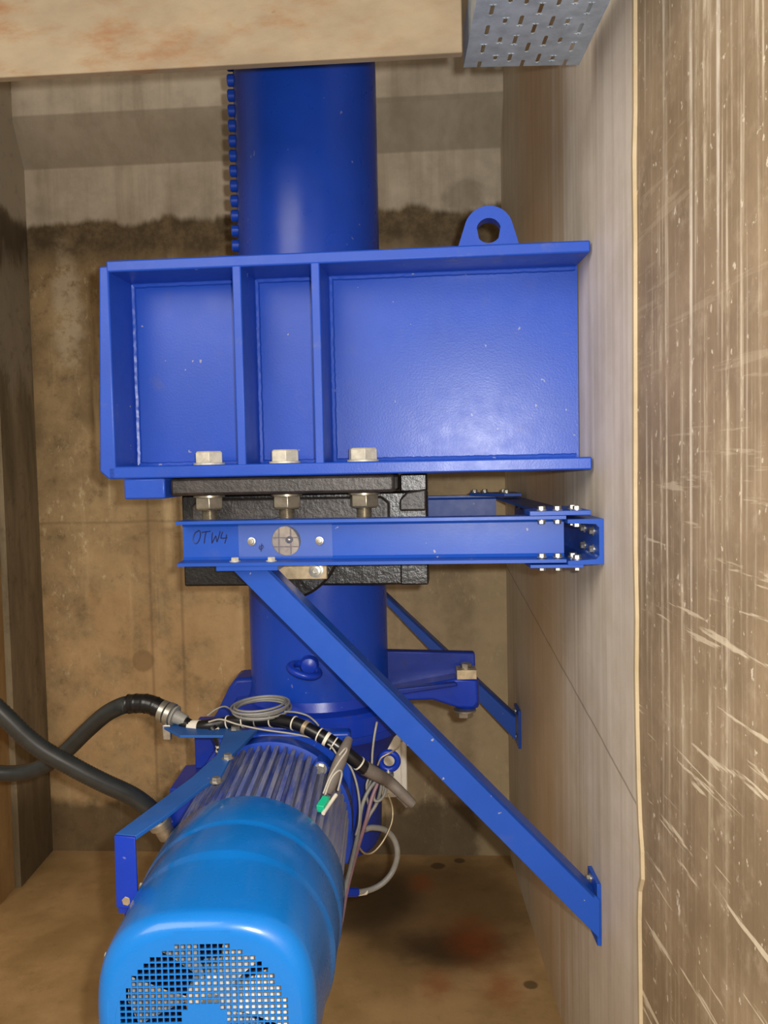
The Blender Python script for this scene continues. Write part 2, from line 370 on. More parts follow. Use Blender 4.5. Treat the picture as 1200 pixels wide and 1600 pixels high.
struct(B().box((-2.6, -1.6, -0.1), (XW + 0.12, 3.2, 0.0)).build('floor', 'c_floor'))
struct(B().box((-2.6, -1.6, 3.0), (XW + 0.12, 3.2, 3.1)).build('ceiling', 'c_ceil'))
def yb(x): return 2.735 + math.tan(R(4)) * (XW - x)      # the back wall is not quite square to the side wall
b = B()
xl, xr = -1.75, XW + 0.1
prof = ((0.0, 0.0), (2.165, 0.0), (2.285, -0.075), (3.0, -0.075))
fr = [[(x, yb(x) + d, z) for d_ in (0,) for z, d in prof] for x in (xl, xr)]
bk = [[(x, yb(x) + 0.25, z) for z in (3.0, 0.0)] for x in (xl, xr)]
b.rings([fr[0] + bk[0], fr[1] + bk[1]])
struct(b.build('wall_back', 'c_back', smooth=False))
# right wall: far plaster layer ends in a ragged mortar edge, bare concrete goes on towards the camera
struct(B().box((XW + 0.0044, -1.6, 0.0), (XW + 0.12, 3.0, 3.0)).build('wall_right', 'c_near'))
rag = [(3.0, 1.285), (2.2, 1.290), (1.9, 1.293), (1.72, 1.296), (1.66, 1.303), (1.55, 1.300), (1.35, 1.303), (1.2, 1.306), (1.1, 1.307), (1.0, 1.301), (0.92, 1.305), (0.84, 1.302), (0.76, 1.297), (0.70, 1.290), (0.66, 1.280), (0.62, 1.278), (0.595, 1.292), (0.55, 1.296), (0.4, 1.292), (0.2, 1.288), (0.0, 1.288)]
b = B()
fa = [(XW, y + 0.004, z) for z, y in rag]; ba = [(XW + 0.03, y + 0.004, z) for z, y in rag]
n = len(rag)
A = [b.v(p) for p in fa]; D = [b.v((XW, 2.95, z)) for z, y in rag]; A2 = [b.v(p) for p in ba]; D2 = [b.v((XW + 0.03, 2.95, z)) for z, y in rag]
for i in range(n - 1):
    b.poly([A[i], A[i + 1], D[i + 1], D[i]]); b.poly([A2[i], A2[i + 1], A[i + 1], A[i]]); b.poly([D2[i], D2[i + 1], A2[i + 1], A2[i]]); b.poly([D[i], D[i + 1], D2[i + 1], D2[i]])
b.poly([A[0], D[0], D2[0], A2[0]]); b.poly([A[-1], A2[-1], D2[-1], D[-1]])
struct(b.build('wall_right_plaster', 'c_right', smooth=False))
b = B(); rr = []
for z, y in rag:
    rr.append([(XW - 0.0006, y + 0.006, z), (XW - 0.0003, y - 0.002, z), (XW + 0.0045, y - 0.004, z), (XW + 0.0045, y + 0.006, z)])
b.rings(rr); struct(b.build('trim_1', 'mortar', smooth=False))
# left: a shallow niche side, then a pier coming forward
struct(B().box((-1.75, 2.585, 0.0), (-1.11, 3.0, 3.0)).build('wall_left', 'c_left'))
struct(B().box((-2.6, 2.48, 0.0), (-1.128, 2.584, 3.0)).build('wall_left_pier', 'c_pier'))

# ------------------------------------------------------------------ concrete slab across the top
t = thing('concrete_beam', 'pale tan rust-stained concrete beam crossing the top of the frame before the blue pipe', 'beam', (XW, 1.375, 1.851), R(-4))
B().box((-1.75, 0, 0), (-0.232, 0.018, 0.62)).build('beam_panel', 'c_beam', t, 0.002)

# ------------------------------------------------------------------ vertical pipe
PX, PY = -0.1535, 1.9
t = thing('vertical_pipe', 'glossy blue vertical pipe behind the big girder, rising behind the concrete beam', 'pipe', (PX, PY, 0.73))
B().lathe((0, 0, 0.0), (0, 0, 1), ((0.0, 0.146), (2.27, 0.146)), 96).build('pipe_shell', 'pipe', t)
B().lathe((0, 0, 0), (0, 0, 1), ((-0.035, 0.185), (0.0, 0.185), (0.008, 0.178), (0.012, 0.152), (0.03, 0.147)), 72).build('pipe_flange', 'gear', t)
an = R(180)
for i in range(26):
    z = 0.93 + i * 0.0305 - 0.0
    B().lathe((-0.1435, -0.01, z), (-1, 0, 0), ((-0.004, 0.0123), (0.0135, 0.0123), (0.0155, 0.0108)), 16).build('stud', 'pipe', t)
B().box((-0.149, 0.0, 0.9), (-0.140, 0.02, 1.75)).build('stud_strip', 'pipe', t)
b = B(); b.torus((-0.0154, -0.1780, 0.1046), (0.30, -0.15, 1.0), 0.0285, 0.0072)
b.build('lifting_ring', 'gear', t)
b = B(); b.lathe((-0.0090, -0.1350, 0.1086), (0.03, -1, 0), ((0, 0.019), (0.022, 0.019), (0.030, 0.015), (0.033, 0.006)), 24); b.build('ring_boss', 'gear', t)

# ------------------------------------------------------------------ the big girder
t = thing('steel_girder', 'large blue welded girder with ribs and lifting eye, spanning before the pipe', 'girder', (XW, 1.55, 0.0), YAW)
zt, zb = 1.6055, 1.2145
dp = 0.15
def fl(z0, z1, xl, ch=0.0):
    return B().prism([(xl, 0, z0), (-0.004, 0, z0), (-0.004 - 0.0875 * dp, dp, z0), (xl, dp, z0)], (0, 0, z1 - z0))
fl(zt - 0.0205, zt, -0.8575).build('top_flange', 'bluedirty', t, 0.003)
fl(zb, zb + 0.0225, -0.868).build('bottom_flange', 'blue', t, 0.003)
B().box((-0.853, 0.115, zb + 0.02), (-0.0125, 0.129, zt - 0.018)).build('web', 'blue', t)
B().prism([(-0.871, 0, 1.596), (-0.8535, 0, 1.596), (-0.8535, 0, zb), (-0.868, 0, zb), (-0.884, 0, 1.229)], (0, dp, 0)).build('end_plate', 'bluedirty', t, 0.003)
for x in (-0.6203, -0.4795):
    B().prism([(x - 0.008, 0.0006, zb + 0.02), (x + 0.008, 0.0006, zb + 0.02), (x + 0.008, 0.0006, zt - 0.018), (x - 0.008, 0.0006, zt - 0.018)], (0, 0.116, 0)).build('stiffener', 'bluedirty', t, 0.002)
b = B()
def weld(a, c_):
    a = Vector(a); c_ = Vector(c_); n = max(2, int((c_ - a).length / 0.006))
    b.sweep([a.lerp(c_, i / n) + Vector((random.uniform(-.0006, .0006), random.uniform(-.0006, .0006), random.uniform(-.0006, .0006))) for i in range(n + 1)], 0.0062, 8, 1)
for x0, x1 in ((-0.852, -0.63), (-0.611, -0.489), (-0.47, -0.018)):
    weld((x0, 0.114, zt - 0.022), (x1, 0.114, zt - 0.022)); weld((x0, 0.114, zb + 0.0235), (x1, 0.114, zb + 0.0235))
for x in (-0.852, -0.63, -0.611, -0.489, -0.470): weld((x, 0.114, zb + 0.024), (x, 0.114, zt - 0.022))
b.build('weld_bead', 'blue', t)
B().box((-0.8395, 0.0, 1.1775), (-0.7635, dp, zb - 0.0005)).build('end_foot', 'blue', t, 0.003)
# lifting eye
b = B(); cx, cz, ly0, th = -0.1733, 1.6525, 0.095, 0.034
out_, inn = [], []
for i in range(33):
    a = R(16) + R(148) * i / 32
    out_.append((cx + 0.0445 * math.cos(a), cz + 0.0445 * math.sin(a)))
outer = [(cx + 0.061, zt - 0.001)] + out_ + [(cx - 0.063, zt - 0.001)] + [(cx - 0.063 + 0.124 * i / 12, zt - 0.001) for i in range(1, 12)]
nO = len(outer)
# hole bridged to the outline by angle
def ringpts(y): 
    o = [(x, y, z) for x, z in outer]; k = []
    for x, z in outer:
        a = math.atan2(z - cz, x - cx); k.append((cx + 0.0225 * math.cos(a), y, cz + 0.0225 * math.sin(a)))
    return o, k
o0, k0 = ringpts(ly0); o1, k1 = ringpts(ly0 + th)
V = [[b.v(p) for p in q] for q in (o0, k0, k1, o1)]
for j in range(nO):
    jn = (j + 1) % nO
    for q in range(4): b.poly([V[q][j], V[q][jn], V[(q + 1) % 4][jn], V[(q + 1) % 4][j]])
b.build('lifting_eye', 'blue', t)
for x in (-0.6942, -0.5522, -0.4080):
    hb = B().lathe((x, 0.05, zb + 0.0225), (0, 0, 1), ((0, 0.029), (0.0035, 0.029)), 32).build('washer', 'bolt', t)
    B().hexa((x, 0.05, zb + 0.026), (0, 0, 1), 0.0275, 0.0215).build('bolt_head', 'bolt', t, 0.001)

# ------------------------------------------------------------------ black bearing housing hanging under the girder
t = thing('bearing_housing', 'black painted bearing block with big nuts, between girder and blue pipe', 'bearing', (XW, 1.55, 0.0), YAW)
B().box((-0.758, 0.012, 1.181), (-0.348, 0.15, zb - 0.001)).build('clamp_plate', 'blackdull', t, 0.006)
B().box((-0.766, 0.10, 1.0035), (-0.2945, 0.152, 1.1795)).build('block_body', 'black', t, 0.004)
for x0, x1 in ((-0.766, -0.695), (-0.386, -0.335)): B().box((x0, 0.1515, 1.004), (x1, 0.50, 1.179)).build('side_cheek', 'black', t, 0.004)
B().box((-0.345, 0.10, 1.1785), (-0.2945, 0.15, 1.2120)).build('block_lug', 'black', t, 0.003)
b = B(); b.prism([(-0.74, 0.076, 1.07), (-0.364, 0.076, 1.07), (-0.364, 0.076, 1.160), (-0.378, 0.076, 1.172), (-0.726, 0.076, 1.172), (-0.74, 0.076, 1.160)], (0, 0.028, 0)); b.build('raised_pad', 'blackdull', t, 0.004)
b = B(); b.prism([(-0.3465, 0.089, 1.143), (-0.2955, 0.089, 1.143), (-0.2955, 0.089, 1.184), (-0.332, 0.089, 1.179), (-0.346, 0.089, 1.165)], (0, 0.012, 0)); b.build('raised_pad', 'blackdull', t, 0.004)
B().box((-0.347, 0.093, 1.004), (-0.2945, 0.105, 1.055)).build('raised_pad', 'black', t, 0.003)
B().prism([(-0.5655 + 0.1075 * math.cos(PI + PI * i / 32), 0.079, 1.086 + 0.1075 * math.sin(PI + PI * i / 32)) for i in range(33)], (0, 0.06, 0)).build('round_boss', 'black', t, 0.005)
b = B(); b.torus((-0.564, 0.068, 1.0875), (0, 1, 0), 0.046, 0.004, 48, 8); b.build('seal_ring', 'tape', t)
B().cyl((-0.563, 0.035, 1.0895), (-0.563, 0.1, 1.0895), 0.036, 40).build('shaft_end', 'brass', t, 0.001)
kp = B().box((-0.585, 0.058, 1.021), (-0.481, 0.071, 1.052)).build('keeper_plate', 'brass', t, 0.001)
B().lathe((-0.5005, 0.058, 1.0375), (0, -1, 0), ((0, 0.0135), (0.004, 0.0135), (0.0045, 0.010), (0.010, 0.0095), (0.0105, 0.0055), (0.006, 0.005)), 24).build('bolt', 'steel', kp)
for x in (-0.6965, -0.551, -0.4075):
    n_ = B().lathe((x, 0.05, 1.1805), (0, 0, -1), ((0, 0.029), (0.0035, 0.029)), 32).build('washer', 'nut', t)
    B().hexa((x, 0.05, 1.177), (0, 0, -1), 0.0275, 0.024).build('nut', 'nut', t, 0.001)
    b = B(); pr = []
    for i in range(15): pr += [(i * 0.0024, 0.0142), (i * 0.0024 + 0.0012, 0.0130)]
    b.lathe((x, 0.05, 1.153), (0, 0, -1), pr, 24).build('bolt_thread', 'nut', t)

# ------------------------------------------------------------------ channel frame
def hexbolt(p, ax, r, h, parent, name='bolt', mat='steel'):
    b = B(); b.lathe(p, ax, ((0, r * 1.35), (r * 0.22, r * 1.35)), 20); q = Vector(p) + Vector(ax).normalized() * r * 0.22
    b.hexa(q, ax, r, h); return b.build(name, mat, parent)
ft = thing('channel_beam', 'nearer blue horizontal steel channel with handwritten mark and measuring window', 'beam', (XW, 1.49, 0.0), YAW)
z0, z1 = 1.0605, 1.1392
def ucs(x0, x1, zz0, zz1, yw, tw=0.006, d0=0.0):
    b = B()
    pr = [(d0, zz0), (yw, zz0), (yw, zz1), (d0, zz1), (d0, zz1 - 0.0055), (yw - 0.011, zz1 - 0.0075), (yw - tw, zz1 - 0.0125), (yw - tw, zz0 + 0.0125), (yw - 0.011, zz0 + 0.0075), (d0, zz0 + 0.0055)]
    return b.prism([(x0, y, z) for y, z in pr], (x1 - x0, 0, 0))
# web is pierced by the measuring hole: built in three lengths around a ring
hx, hz, hr = -0.5448, 1.0999, 0.0262
b = ucs(-0.731, hx - 0.035, z0, z1, 0.045); b2 = ucs(hx + 0.035, -0.0612, z0, z1, 0.045)
ch = b.build('channel_web', 'bar', ft); ch2 = b2.build('channel_web', 'bar', ft)
b = B()
for (za, zb_) in ((z0, z0 + 0.0125), (z1 - 0.0125, z1)):
    lo = za == z0
    pr = [(0, za), (0.045, za), (0.045, zb_), (0.039, zb_), (0.034, za + 0.0075), (0, za + 0.0055)] if lo else [(0, zb_), (0, zb_ - 0.0055), (0.034, zb_ - 0.0075), (0.039, za), (0.045, za), (0.045, zb_)]
    b.prism([(hx - 0.035, y, z) for y, z in pr], (0.07, 0, 0))
seg = 48; O = []; I = []
for y in (0.039, 0.045):
    ro, ri = [], []
    for i in range(seg):
        a = 2 * PI * i / seg; c_, s_ = math.cos(a), math.sin(a)
        k = 0.035 / max(abs(c_), abs(s_) * 0.035 / 0.0275)
        k = min(k, 0.035 / abs(c_) if abs(c_) > 1e-6 else 9, 0.0275 / abs(s_) if abs(s_) > 1e-6 else 9)
        ro.append(b.v((hx + k * c_, y, hz + k * s_))); ri.append(b.v((hx + hr * c_, y, hz + hr * s_)))
    O.append(ro); I.append(ri)
for i in range(seg):
    j = (i + 1) % seg
    b.poly([O[0][i], O[0][j], I[0][j], I[0][i]]); b.poly([O[1][j], O[1][i], I[1][i], I[1][j]]); b.poly([I[0][i], I[0][j], I[1][j], I[1][i]])
b.build('window_web', 'bar', ft)
# handwriting in black marker
def stroke(b, pts, wd=0.0016):
    P = catmull(pts, 6) if len(pts) > 2 else [Vector(p) for p in pts]
    b.sweep(P, wd, 6, 1)
def scr(pts): return [(x, 0.0386, z) for x, z in pts]
def fw(*pp): return None
b = B()
for s_ in ([(-0.7014, 0.0384, 1.1203), (-0.7085, 0.0384, 1.1159), (-0.7124, 0.0384, 1.1068), (-0.7115, 0.0384, 1.0987), (-0.7068, 0.0384, 1.0975), (-0.7020, 0.0384, 1.1032), (-0.6993, 0.0384, 1.1123), (-0.7003, 0.0384, 1.1192), (-0.7037, 0.0384, 1.1204)],
           [(-0.6968, 0.0384, 1.1169), (-0.6887, 0.0384, 1.1179), (-0.6805, 0.0384, 1.1189)], [(-0.6887, 0.0384, 1.1179), (-0.6913, 0.0384, 1.1076), (-0.6928, 0.0384, 1.0974)],
           [(-0.6771, 0.0384, 1.1166), (-0.6785, 0.0384, 1.1075), (-0.6788, 0.0384, 1.0972)], [(-0.6788, 0.0384, 1.0972), (-0.6739, 0.0384, 1.1063), (-0.6714, 0.0384, 1.1108)], [(-0.6714, 0.0384, 1.1108), (-0.6704, 0.0384, 1.1051), (-0.6695, 0.0384, 1.0994)], [(-0.6695, 0.0384, 1.0994), (-0.6657, 0.0384, 1.1096), (-0.6630, 0.0384, 1.1187)],
           [(-0.6584, 0.0384, 1.1175), (-0.6609, 0.0384, 1.1118), (-0.6623, 0.0384, 1.1061)], [(-0.6623, 0.0384, 1.1061), (-0.6565, 0.0384, 1.1060), (-0.6506, 0.0384, 1.1071)], [(-0.6516, 0.0384, 1.1128), (-0.6530, 0.0384, 1.1048), (-0.6556, 0.0384, 1.0969)]):
    stroke(b, s_, 0.0009)
b.build('marker_writing', 'ink', ft)
# bolts under the measuring window flange
for q in ((-0.6325, 0.0180, 1.0715), (-0.5675, 0.0180, 1.0719)):
    hexbolt((q[0], 0.018, z0 + 0.0058), (0, 0, 1), 0.0072, 0.006, ft, 'bolt', 'bolt')
# clear measuring plate
gp = thing('gauge_window', 'clear plastic plate with crosshair lines screwed over a round metal disc', 'gauge', (XW, 1.49, 0.0), YAW)
q0 = (-0.6299, 0.0370, 1.1297); q1 = (-0.4620, 0.0370, 1.0697)
B().box((q0[0], 0.0355, q1[2]), (q1[0], 0.0385, q0[2])).build('clear_plate', 'clear', gp, 0.0004)
for q in ((-0.6061, 0.0350, 1.1000), (-0.4848, 0.0350, 1.0996)):
    B().lathe((q[0], 0.0355, q[2]), (0, -1, 0), ((0, 0.0072), (0.0012, 0.0072), (0.0016, 0.0052), (0.004, 0.0045), (0.0042, 0.0024), (0.0025, 0.002)), 20).build('screw', 'steel', gp)
b = B(); b.cyl((hx, 0.0392, hz), (hx, 0.0402, hz), 0.0005, 8)
for dx in (-0.012, 0.009): b.box((hx + dx - 0.0005, 0.0390, hz - 0.023), (hx + dx + 0.0005, 0.0396, hz + 0.023))
for dz in (-0.010, 0.006): b.box((hx - 0.023, 0.0390, hz + dz - 0.0005), (hx + 0.023, 0.0396, hz + dz + 0.0005))
b.build('crosshair', 'rust', gp)
B().lathe((hx + 0.006, 0.0405, hz + 0.002), (0, -1, 0), ((0, 0.0062), (0.002, 0.006), (0.006, 0.003), (0.007, 0.0005)), 20).build('pin', 'steel', gp)
b = B(); 
stroke(b, [(-0.5913, 0.0352, 1.0930), (-0.5927, 0.0352, 1.0873), (-0.5892, 0.0352, 1.0861), (-0.5857, 0.0352, 1.0895), (-0.5867, 0.0352, 1.0929), (-0.5903, 0.0352, 1.0896)], 0.0006); stroke(b, [(-0.5878, 0.0352, 1.0963), (-0.5892, 0.0352, 1.0884), (-0.5894, 0.0352, 1.0816)], 0.0006)
b.build('marker_sign', 'ink', gp)

# channel along the wall, its open side to the pipe
wc = thing('wall_channel', 'blue steel channel fixed along the right wall, joining the two horizontal channels', 'beam', (0, 0, 0))
b = B(); zz0, zz1 = 1.0575, 1.1335
pr = [(0.298, zz0), (0.3575, zz0), (0.3575, zz1), (0.298, zz1), (0.298, zz1 - 0.0065), (0.3445, zz1 - 0.0085), (0.350, zz1 - 0.014), (0.350, zz0 + 0.014), (0.3445, zz0 + 0.0085), (0.298, zz0 + 0.0065)]
b.prism([(x, 1.487, z) for x, z in pr], (0, 0.99, 0)); b.build('channel_profile', 'bar', wc)
for y in (1.53, 1.60, 2.35, 2.42):
    for z in (1.079, 1.110): hexbolt((0.350, y, z), (-1, 0, 0), 0.0062, 0.006, wc)
def gusset(name, pts, z, h, mat='bar'):
    return B().prism([(x, y, z) for x, y in pts], (0, 0, h)).build(name, mat, wc, 0.0008)
gt = gusset('gusset_plate', [(0.237, 1.5), (0.338, 1.492), (0.338, 1.64), (0.31, 1.66), (0.237, 1.56)], 1.1398, 0.008)
gb = gusset('gusset_plate', [(0.237, 1.5), (0.325, 1.492), (0.338, 1.64), (0.31, 1.66), (0.237, 1.56)], 1.0515, 0.0058)
for q in ((-0.1004, 0.0180, 1.1483), (-0.0737, 0.0180, 1.1479)):
    p = Vector((q[0] * math.cos(YAW) - 0.018 * math.sin(YAW) + XW, q[0] * math.sin(YAW) + 0.018 * math.cos(YAW) + 1.49, 0))
    hexbolt((p.x, p.y, 1.1478), (0, 0, 1), 0.0066, 0.006, gt); hexbolt((p.x, p.y, 1.132), (0, 0, -1), 0.0062, 0.006, gt)
    hexbolt((p.x, p.y, 1.0515), (0, 0, -1), 0.0062, 0.005, gb); hexbolt((p.x, p.y, 1.0675), (0, 0, 1), 0.0066, 0.006, gb)
for y in (1.51, 1.545):
    hexbolt((0.318, y, 1.1478), (0, 0, 1), 0.0066, 0.006, gt); hexbolt((0.318, y, 1.0515), (0, 0, -1), 0.0062, 0.005, gb)
    hexbolt((0.318, y, zz0 + 0.0072), (0, 0, 1), 0.0066, 0.006, gb); hexbolt((0.318, y, zz1 - 0.007), (0, 0, -1), 0.0066, 0.006, gt)
gr = gusset('gusset_plate', [(0.22, 2.43), (0.345, 2.42), (0.345, 2.31), (0.30, 2.31), (0.22, 2.41)], 1.1400, 0.008)
for x, y in ((0.235, 2.422), (0.262, 2.42), (0.31, 2.40), (0.31, 2.34)): hexbolt((x, y, 1.148), (0, 0, 1), 0.0072, 0.007, gr)

rc = thing('channel_beam', 'farther blue horizontal steel channel behind the black bearing block', 'beam', (XW, 2.44, 0.0), YAW)
ucs(-0.72, -0.062, 1.0605, 1.1392, 0.045).build('channel_profile', 'bar', rc)

# ------------------------------------------------------------------ diagonal braces
def brace(name, label, org, pts, depth, foot, toppl, bolts, tb=()):
    t = thing(name, label, 'brace', org, YAW)
    b = B(); b.prism([(p[0], depth, p[2]) for p in pts], (0, 0.006, 0))
    a, c_ = Vector((pts[1][0], depth, pts[1][2])), Vector((pts[2][0], depth, pts[2][2]))
    d = (c_ - a).normalized(); nrm = Vector((-d.z, 0, d.x)); nrm = -nrm if nrm.z > 0 else nrm
    b.prism([a, c_, c_ + nrm * 0.006, a + nrm * 0.006], (0, 0.045, 0))
    b.build('angle_bar', 'bar', t, 0.0008)
    return t
br = brace('diagonal_brace', 'nearer blue diagonal brace running from the channel down to the right wall', (XW, 1.49, 0),
           [(-0.6420, 0.0300, 1.0520), (-0.5741, 0.0300, 1.0514), (-0.0133, 0.0300, 0.4736), (-0.0068, 0.0300, 0.4657), (-0.0073, 0.0300, 0.3969)], 0.03, None, None, None)
q0 = (-0.6627, 0.0060, 1.0608); q1 = (-0.5539, 0.0060, 1.0596)
B().box((q0[0], 0.004, 1.0515), (q1[0], 0.06, 1.0602)).build('top_plate', 'bar', br, 0.0006)
i4 = Matrix.Translation((XW, 1.49, 0)) @ Matrix.Rotation(YAW, 4, 'Z'); inv = i4.inverted()
def toloc(p, mt): return mt @ Vector(p)
b = B(); b.prism([toloc(p, inv) for p in ((0.3505, 1.525, 0.382), (0.3505, 1.525, 0.492), (0.3505, 1.598, 0.492), (0.3505, 1.598, 0.382))], inv.to_3x3() @ Vector((0.007, 0, 0)))
b.build('foot_plate', 'bar', br, 0.0006)
ax = inv.to_3x3() @ Vector((-1, 0, 0))
for z in (0.478, 0.455): hexbolt(toloc((0.3505, 1.578, z), inv), ax, 0.0068, 0.006, br)
hexbolt(toloc((0.3505, 1.58, 0.395), inv), ax, 0.0068, 0.006, br)
br2 = brace('diagonal_brace', 'farther blue diagonal brace half hidden behind the pipe, ending on the right wall', (XW, 2.44, 0),
            [(-0.5262, 0.0300, 1.0042), (-0.4620, 0.0300, 0.9492), (-0.0158, 0.0300, 0.5164), (-0.0166, 0.0300, 0.4491)], 0.03, None, None, None)
i5 = (Matrix.Translation((XW, 2.44, 0)) @ Matrix.Rotation(YAW, 4, 'Z')).inverted()
b = B(); b.prism([toloc(p, i5) for p in ((0.3505, 2.462, 0.428), (0.3505, 2.462, 0.535), (0.3505, 2.545, 0.535), (0.3505, 2.545, 0.428))], i5.to_3x3() @ Vector((0.007, 0, 0)))
b.build('foot_plate', 'bar', br2, 0.0006)
ax = i5.to_3x3() @ Vector((-1, 0, 0))
for z in (0.518, 0.445): hexbolt(toloc((0.3505, 2.525, z), i5), ax, 0.009, 0.008, br2)

# ------------------------------------------------------------------ gearbox under the pipe
t = thing('gearbox', 'dark blue gearbox housing below the pipe, behind the finned motor', 'gearbox', (PX, PY, 0.0))
b = B(); b.lathe((0, 0, 0), (0, 0, 1), ((0.40, 0.06), (0.42, 0.115), (0.44, 0.125), (0.60, 0.130), (0.655, 0.16), (0.68, 0.185), (0.6945, 0.185)), 64); b.build('housing', 'gear', t)
b = B(); b.lathe((-0.0725, -0.06, 0.585), (0, -1, 0), ((0, 0.135), (0.12, 0.138), (0.125, 0.155), (0.155, 0.155), (0.158, 0.15)), 48); b.build('input_flange', 'gear', t)
b = B(); b.prism([(-0.2288, 0.0000, 0.6960), (-0.1972, 0.0000, 0.7582), (-0.1831, 0.0000, 0.7770), (-0.1426, 0.0000, 0.7789), (-0.1074, 0.0000, 0.6908), (-0.2710, 0.0000, 0.6461)], (0, 0.09, 0)); b.build('housing_lug', 'gearold', t, 0.008)
def wb(q0, q1, Y, dep, bev=0.002, nm='side_box'):
    return B().box((q0[0] - PX, Y - PY, q1[2]), (q1[0] - PX, Y - PY + dep, q0[2])).build(nm, 'gear', t, bev)
wb((-0.4189, 1.8600, 0.6912), (-0.3502, 1.8600, 0.5965), 1.86, 0.06)
b = B(); b.prism([Vector(p) - Vector((PX, PY, 0)) for p in [(-0.4469, 1.7500, 0.5950), (-0.3446, 1.7500, 0.6008), (-0.3494, 1.7500, 0.4456), (-0.4391, 1.7500, 0.4473), (-0.4547, 1.7500, 0.4778)]], (0, 0.14, 0)); b.build('side_box', 'gear', t, 0.003)
B().cyl((-0.15, -0.1, 0.50), (-0.09, -0.1, 0.50), 0.05, 24).build('side_plug', 'gear', t)

# ------------------------------------------------------------------ torque arm on the right
t = thing('torque_arm', 'blue cast arm with a bolted end, sticking out right from the pipe foot', 'bracket', (PX, PY, 0.0))
def rel(p): return Vector(p) - Vector((PX, PY, 0))
b = B(); b.prism([rel(p) for p in [(-0.0712, 1.9300, 0.8275), (0.1821, 1.9300, 0.8168), (0.1838, 1.9300, 0.7434), (-0.0731, 1.9300, 0.7429)]], (0, 0.025, 0)); b.build('back_plate', 'gearold', t, 0.003)
A_ = [rel(p) for p in [(-0.0716, 1.8800, 0.7364), (-0.0005, 1.8800, 0.7501), (0.1413, 1.8800, 0.7734), (0.1819, 1.8800, 0.7699), (0.1853, 1.8800, 0.7202), (0.1728, 1.8800, 0.7067), (0.1402, 1.8800, 0.7087), (0.0861, 1.8800, 0.7277), (0.0099, 1.8800, 0.7265), (-0.0723, 1.8800, 0.7060)]]
b = B(); b.prism(A_, (0, 0.07, 0)); b.build('arm_body', 'gear', t, 0.006, 3)
A_ = [rel(p) for p in [(-0.0168, 1.8700, 0.7530), (0.1350, 1.8700, 0.7678), (0.1402, 1.8700, 0.7595), (-0.0171, 1.8700, 0.7380)]]
b = B(); b.prism(A_, (0, 0.02, 0)); b.build('arm_rib', 'gearold', t, 0.003)
q = rel((0.1615, 1.9000, 0.7403))
b = B(); b.cyl((q.x, q.y + 0.01, 0.7041), (q.x, q.y + 0.01, 0.7681), 0.026, 32); b.build('end_boss', 'gear', t, 0.004)
q = rel((0.1586, 1.8900, 0.7845))
pd = B().box((q.x - 0.021, q.y - 0.022, q.z - 0.011), (q.x + 0.021, q.y + 0.022, q.z + 0.009)).build('clamp_pad', 'brass', t, 0.001)
hexbolt((q.x, q.y, q.z + 0.009), (0, 0, 1), 0.012, 0.008, t, 'bolt', 'nut')
q = rel((0.1546, 1.8900, 0.7042)); hexbolt((q.x, q.y, q.z), (0, 0, -1), 0.018, 0.013, t, 'nut', 'nut')

# ------------------------------------------------------------------ motor
MX, MZ = -0.2245, 0.589
t = thing('electric_motor', 'finned blue electric motor with a light blue fan cover and square-mesh grille, lowest in front', 'motor', (MX, 1.0, MZ))
# finned stator
b = B(); nf = 56; rr = []
pf = []
for i in range(nf):
    a0 = 2 * PI * i / nf
    for da, r in ((-0.34, 0.130), (-0.22, 0.1415), (0.22, 0.1415), (0.34, 0.130)):
        a = a0 + da * 2 * PI / nf; pf.append((r * math.cos(a), r * math.sin(a)))
b.rings([[(x, y, z) for x, z in pf] for y in (0.27, 0.60)]); b.build('finned_body', 'fin', t, smooth=False)
b = B(); b.lathe((0, 0.585, 0), (0, 1, 0), ((0, 0.128), (0.004, 0.147), (0.035, 0.149), (0.04, 0.146), (0.05, 0.12)), 64); b.build('end_shield', 'pipe', t)
q0, q1 = Vector((-0.2097, 1.6650, 0.7364)) - t.location, Vector((-0.0786, 1.6650, 0.4977)) - t.location
B().box((-0.10, 0.636, -0.105), (q1.x, 0.668, q0.z)).build('adapter_plate', 'pipe', t, 0.006, 3)
for a in (48, 132, 228, 312):
    c_, s_ = math.cos(R(a)), math.sin(R(a))
    B().cyl((0.142 * c_, 0.56, 0.142 * s_), (0.142 * c_, 0.60, 0.142 * s_), 0.014, 16).build('shield_lug', 'pipe', t, 0.002)
    hexbolt((0.142 * c_, 0.56, 0.142 * s_), (0, -1, 0), 0.0085, 0.007, t)
# fan cover: round at the back, squarish at the front
def se(a, hx_, hz_, n_):
    c_, s_ = math.cos(a), math.sin(a); r = (abs(c_ / hx_) ** n_ + abs(s_ / hz_) ** n_) ** (-1 / n_); return r * c_, r * s_
seg = 96; b = B(); rr = []
def lay(y, hx_, hz_, n_): rr.append([(se(2 * PI * j / seg, hx_, hz_, n_)[0], y, se(2 * PI * j / seg, hx_, hz_, n_)[1]) for j in range(seg)])
lay(0.330, 0.1440, 0.1440, 2.0); lay(0.330, 0.1460, 0.1460, 2.0); lay(0.326, 0.1470, 0.1470, 2.0); lay(0.240, 0.1470, 0.1470, 2.0); lay(0.236, 0.1462, 0.1462, 2.0); lay(0.231, 0.1440, 0.1440, 2.0)
lay(0.226, 0.1440, 0.1440, 2.02); lay(0.150, 0.1432, 0.1430, 2.1); lay(0.146, 0.1425, 0.1422, 2.12); lay(0.138, 0.1385, 0.1385, 2.25); lay(0.130, 0.1370, 0.1370, 2.35); lay(0.10, 0.1335, 0.1335, 2.6); lay(0.05, 0.1305, 0.1305, 2.85); lay(0.024, 0.1290, 0.1290, 2.9)
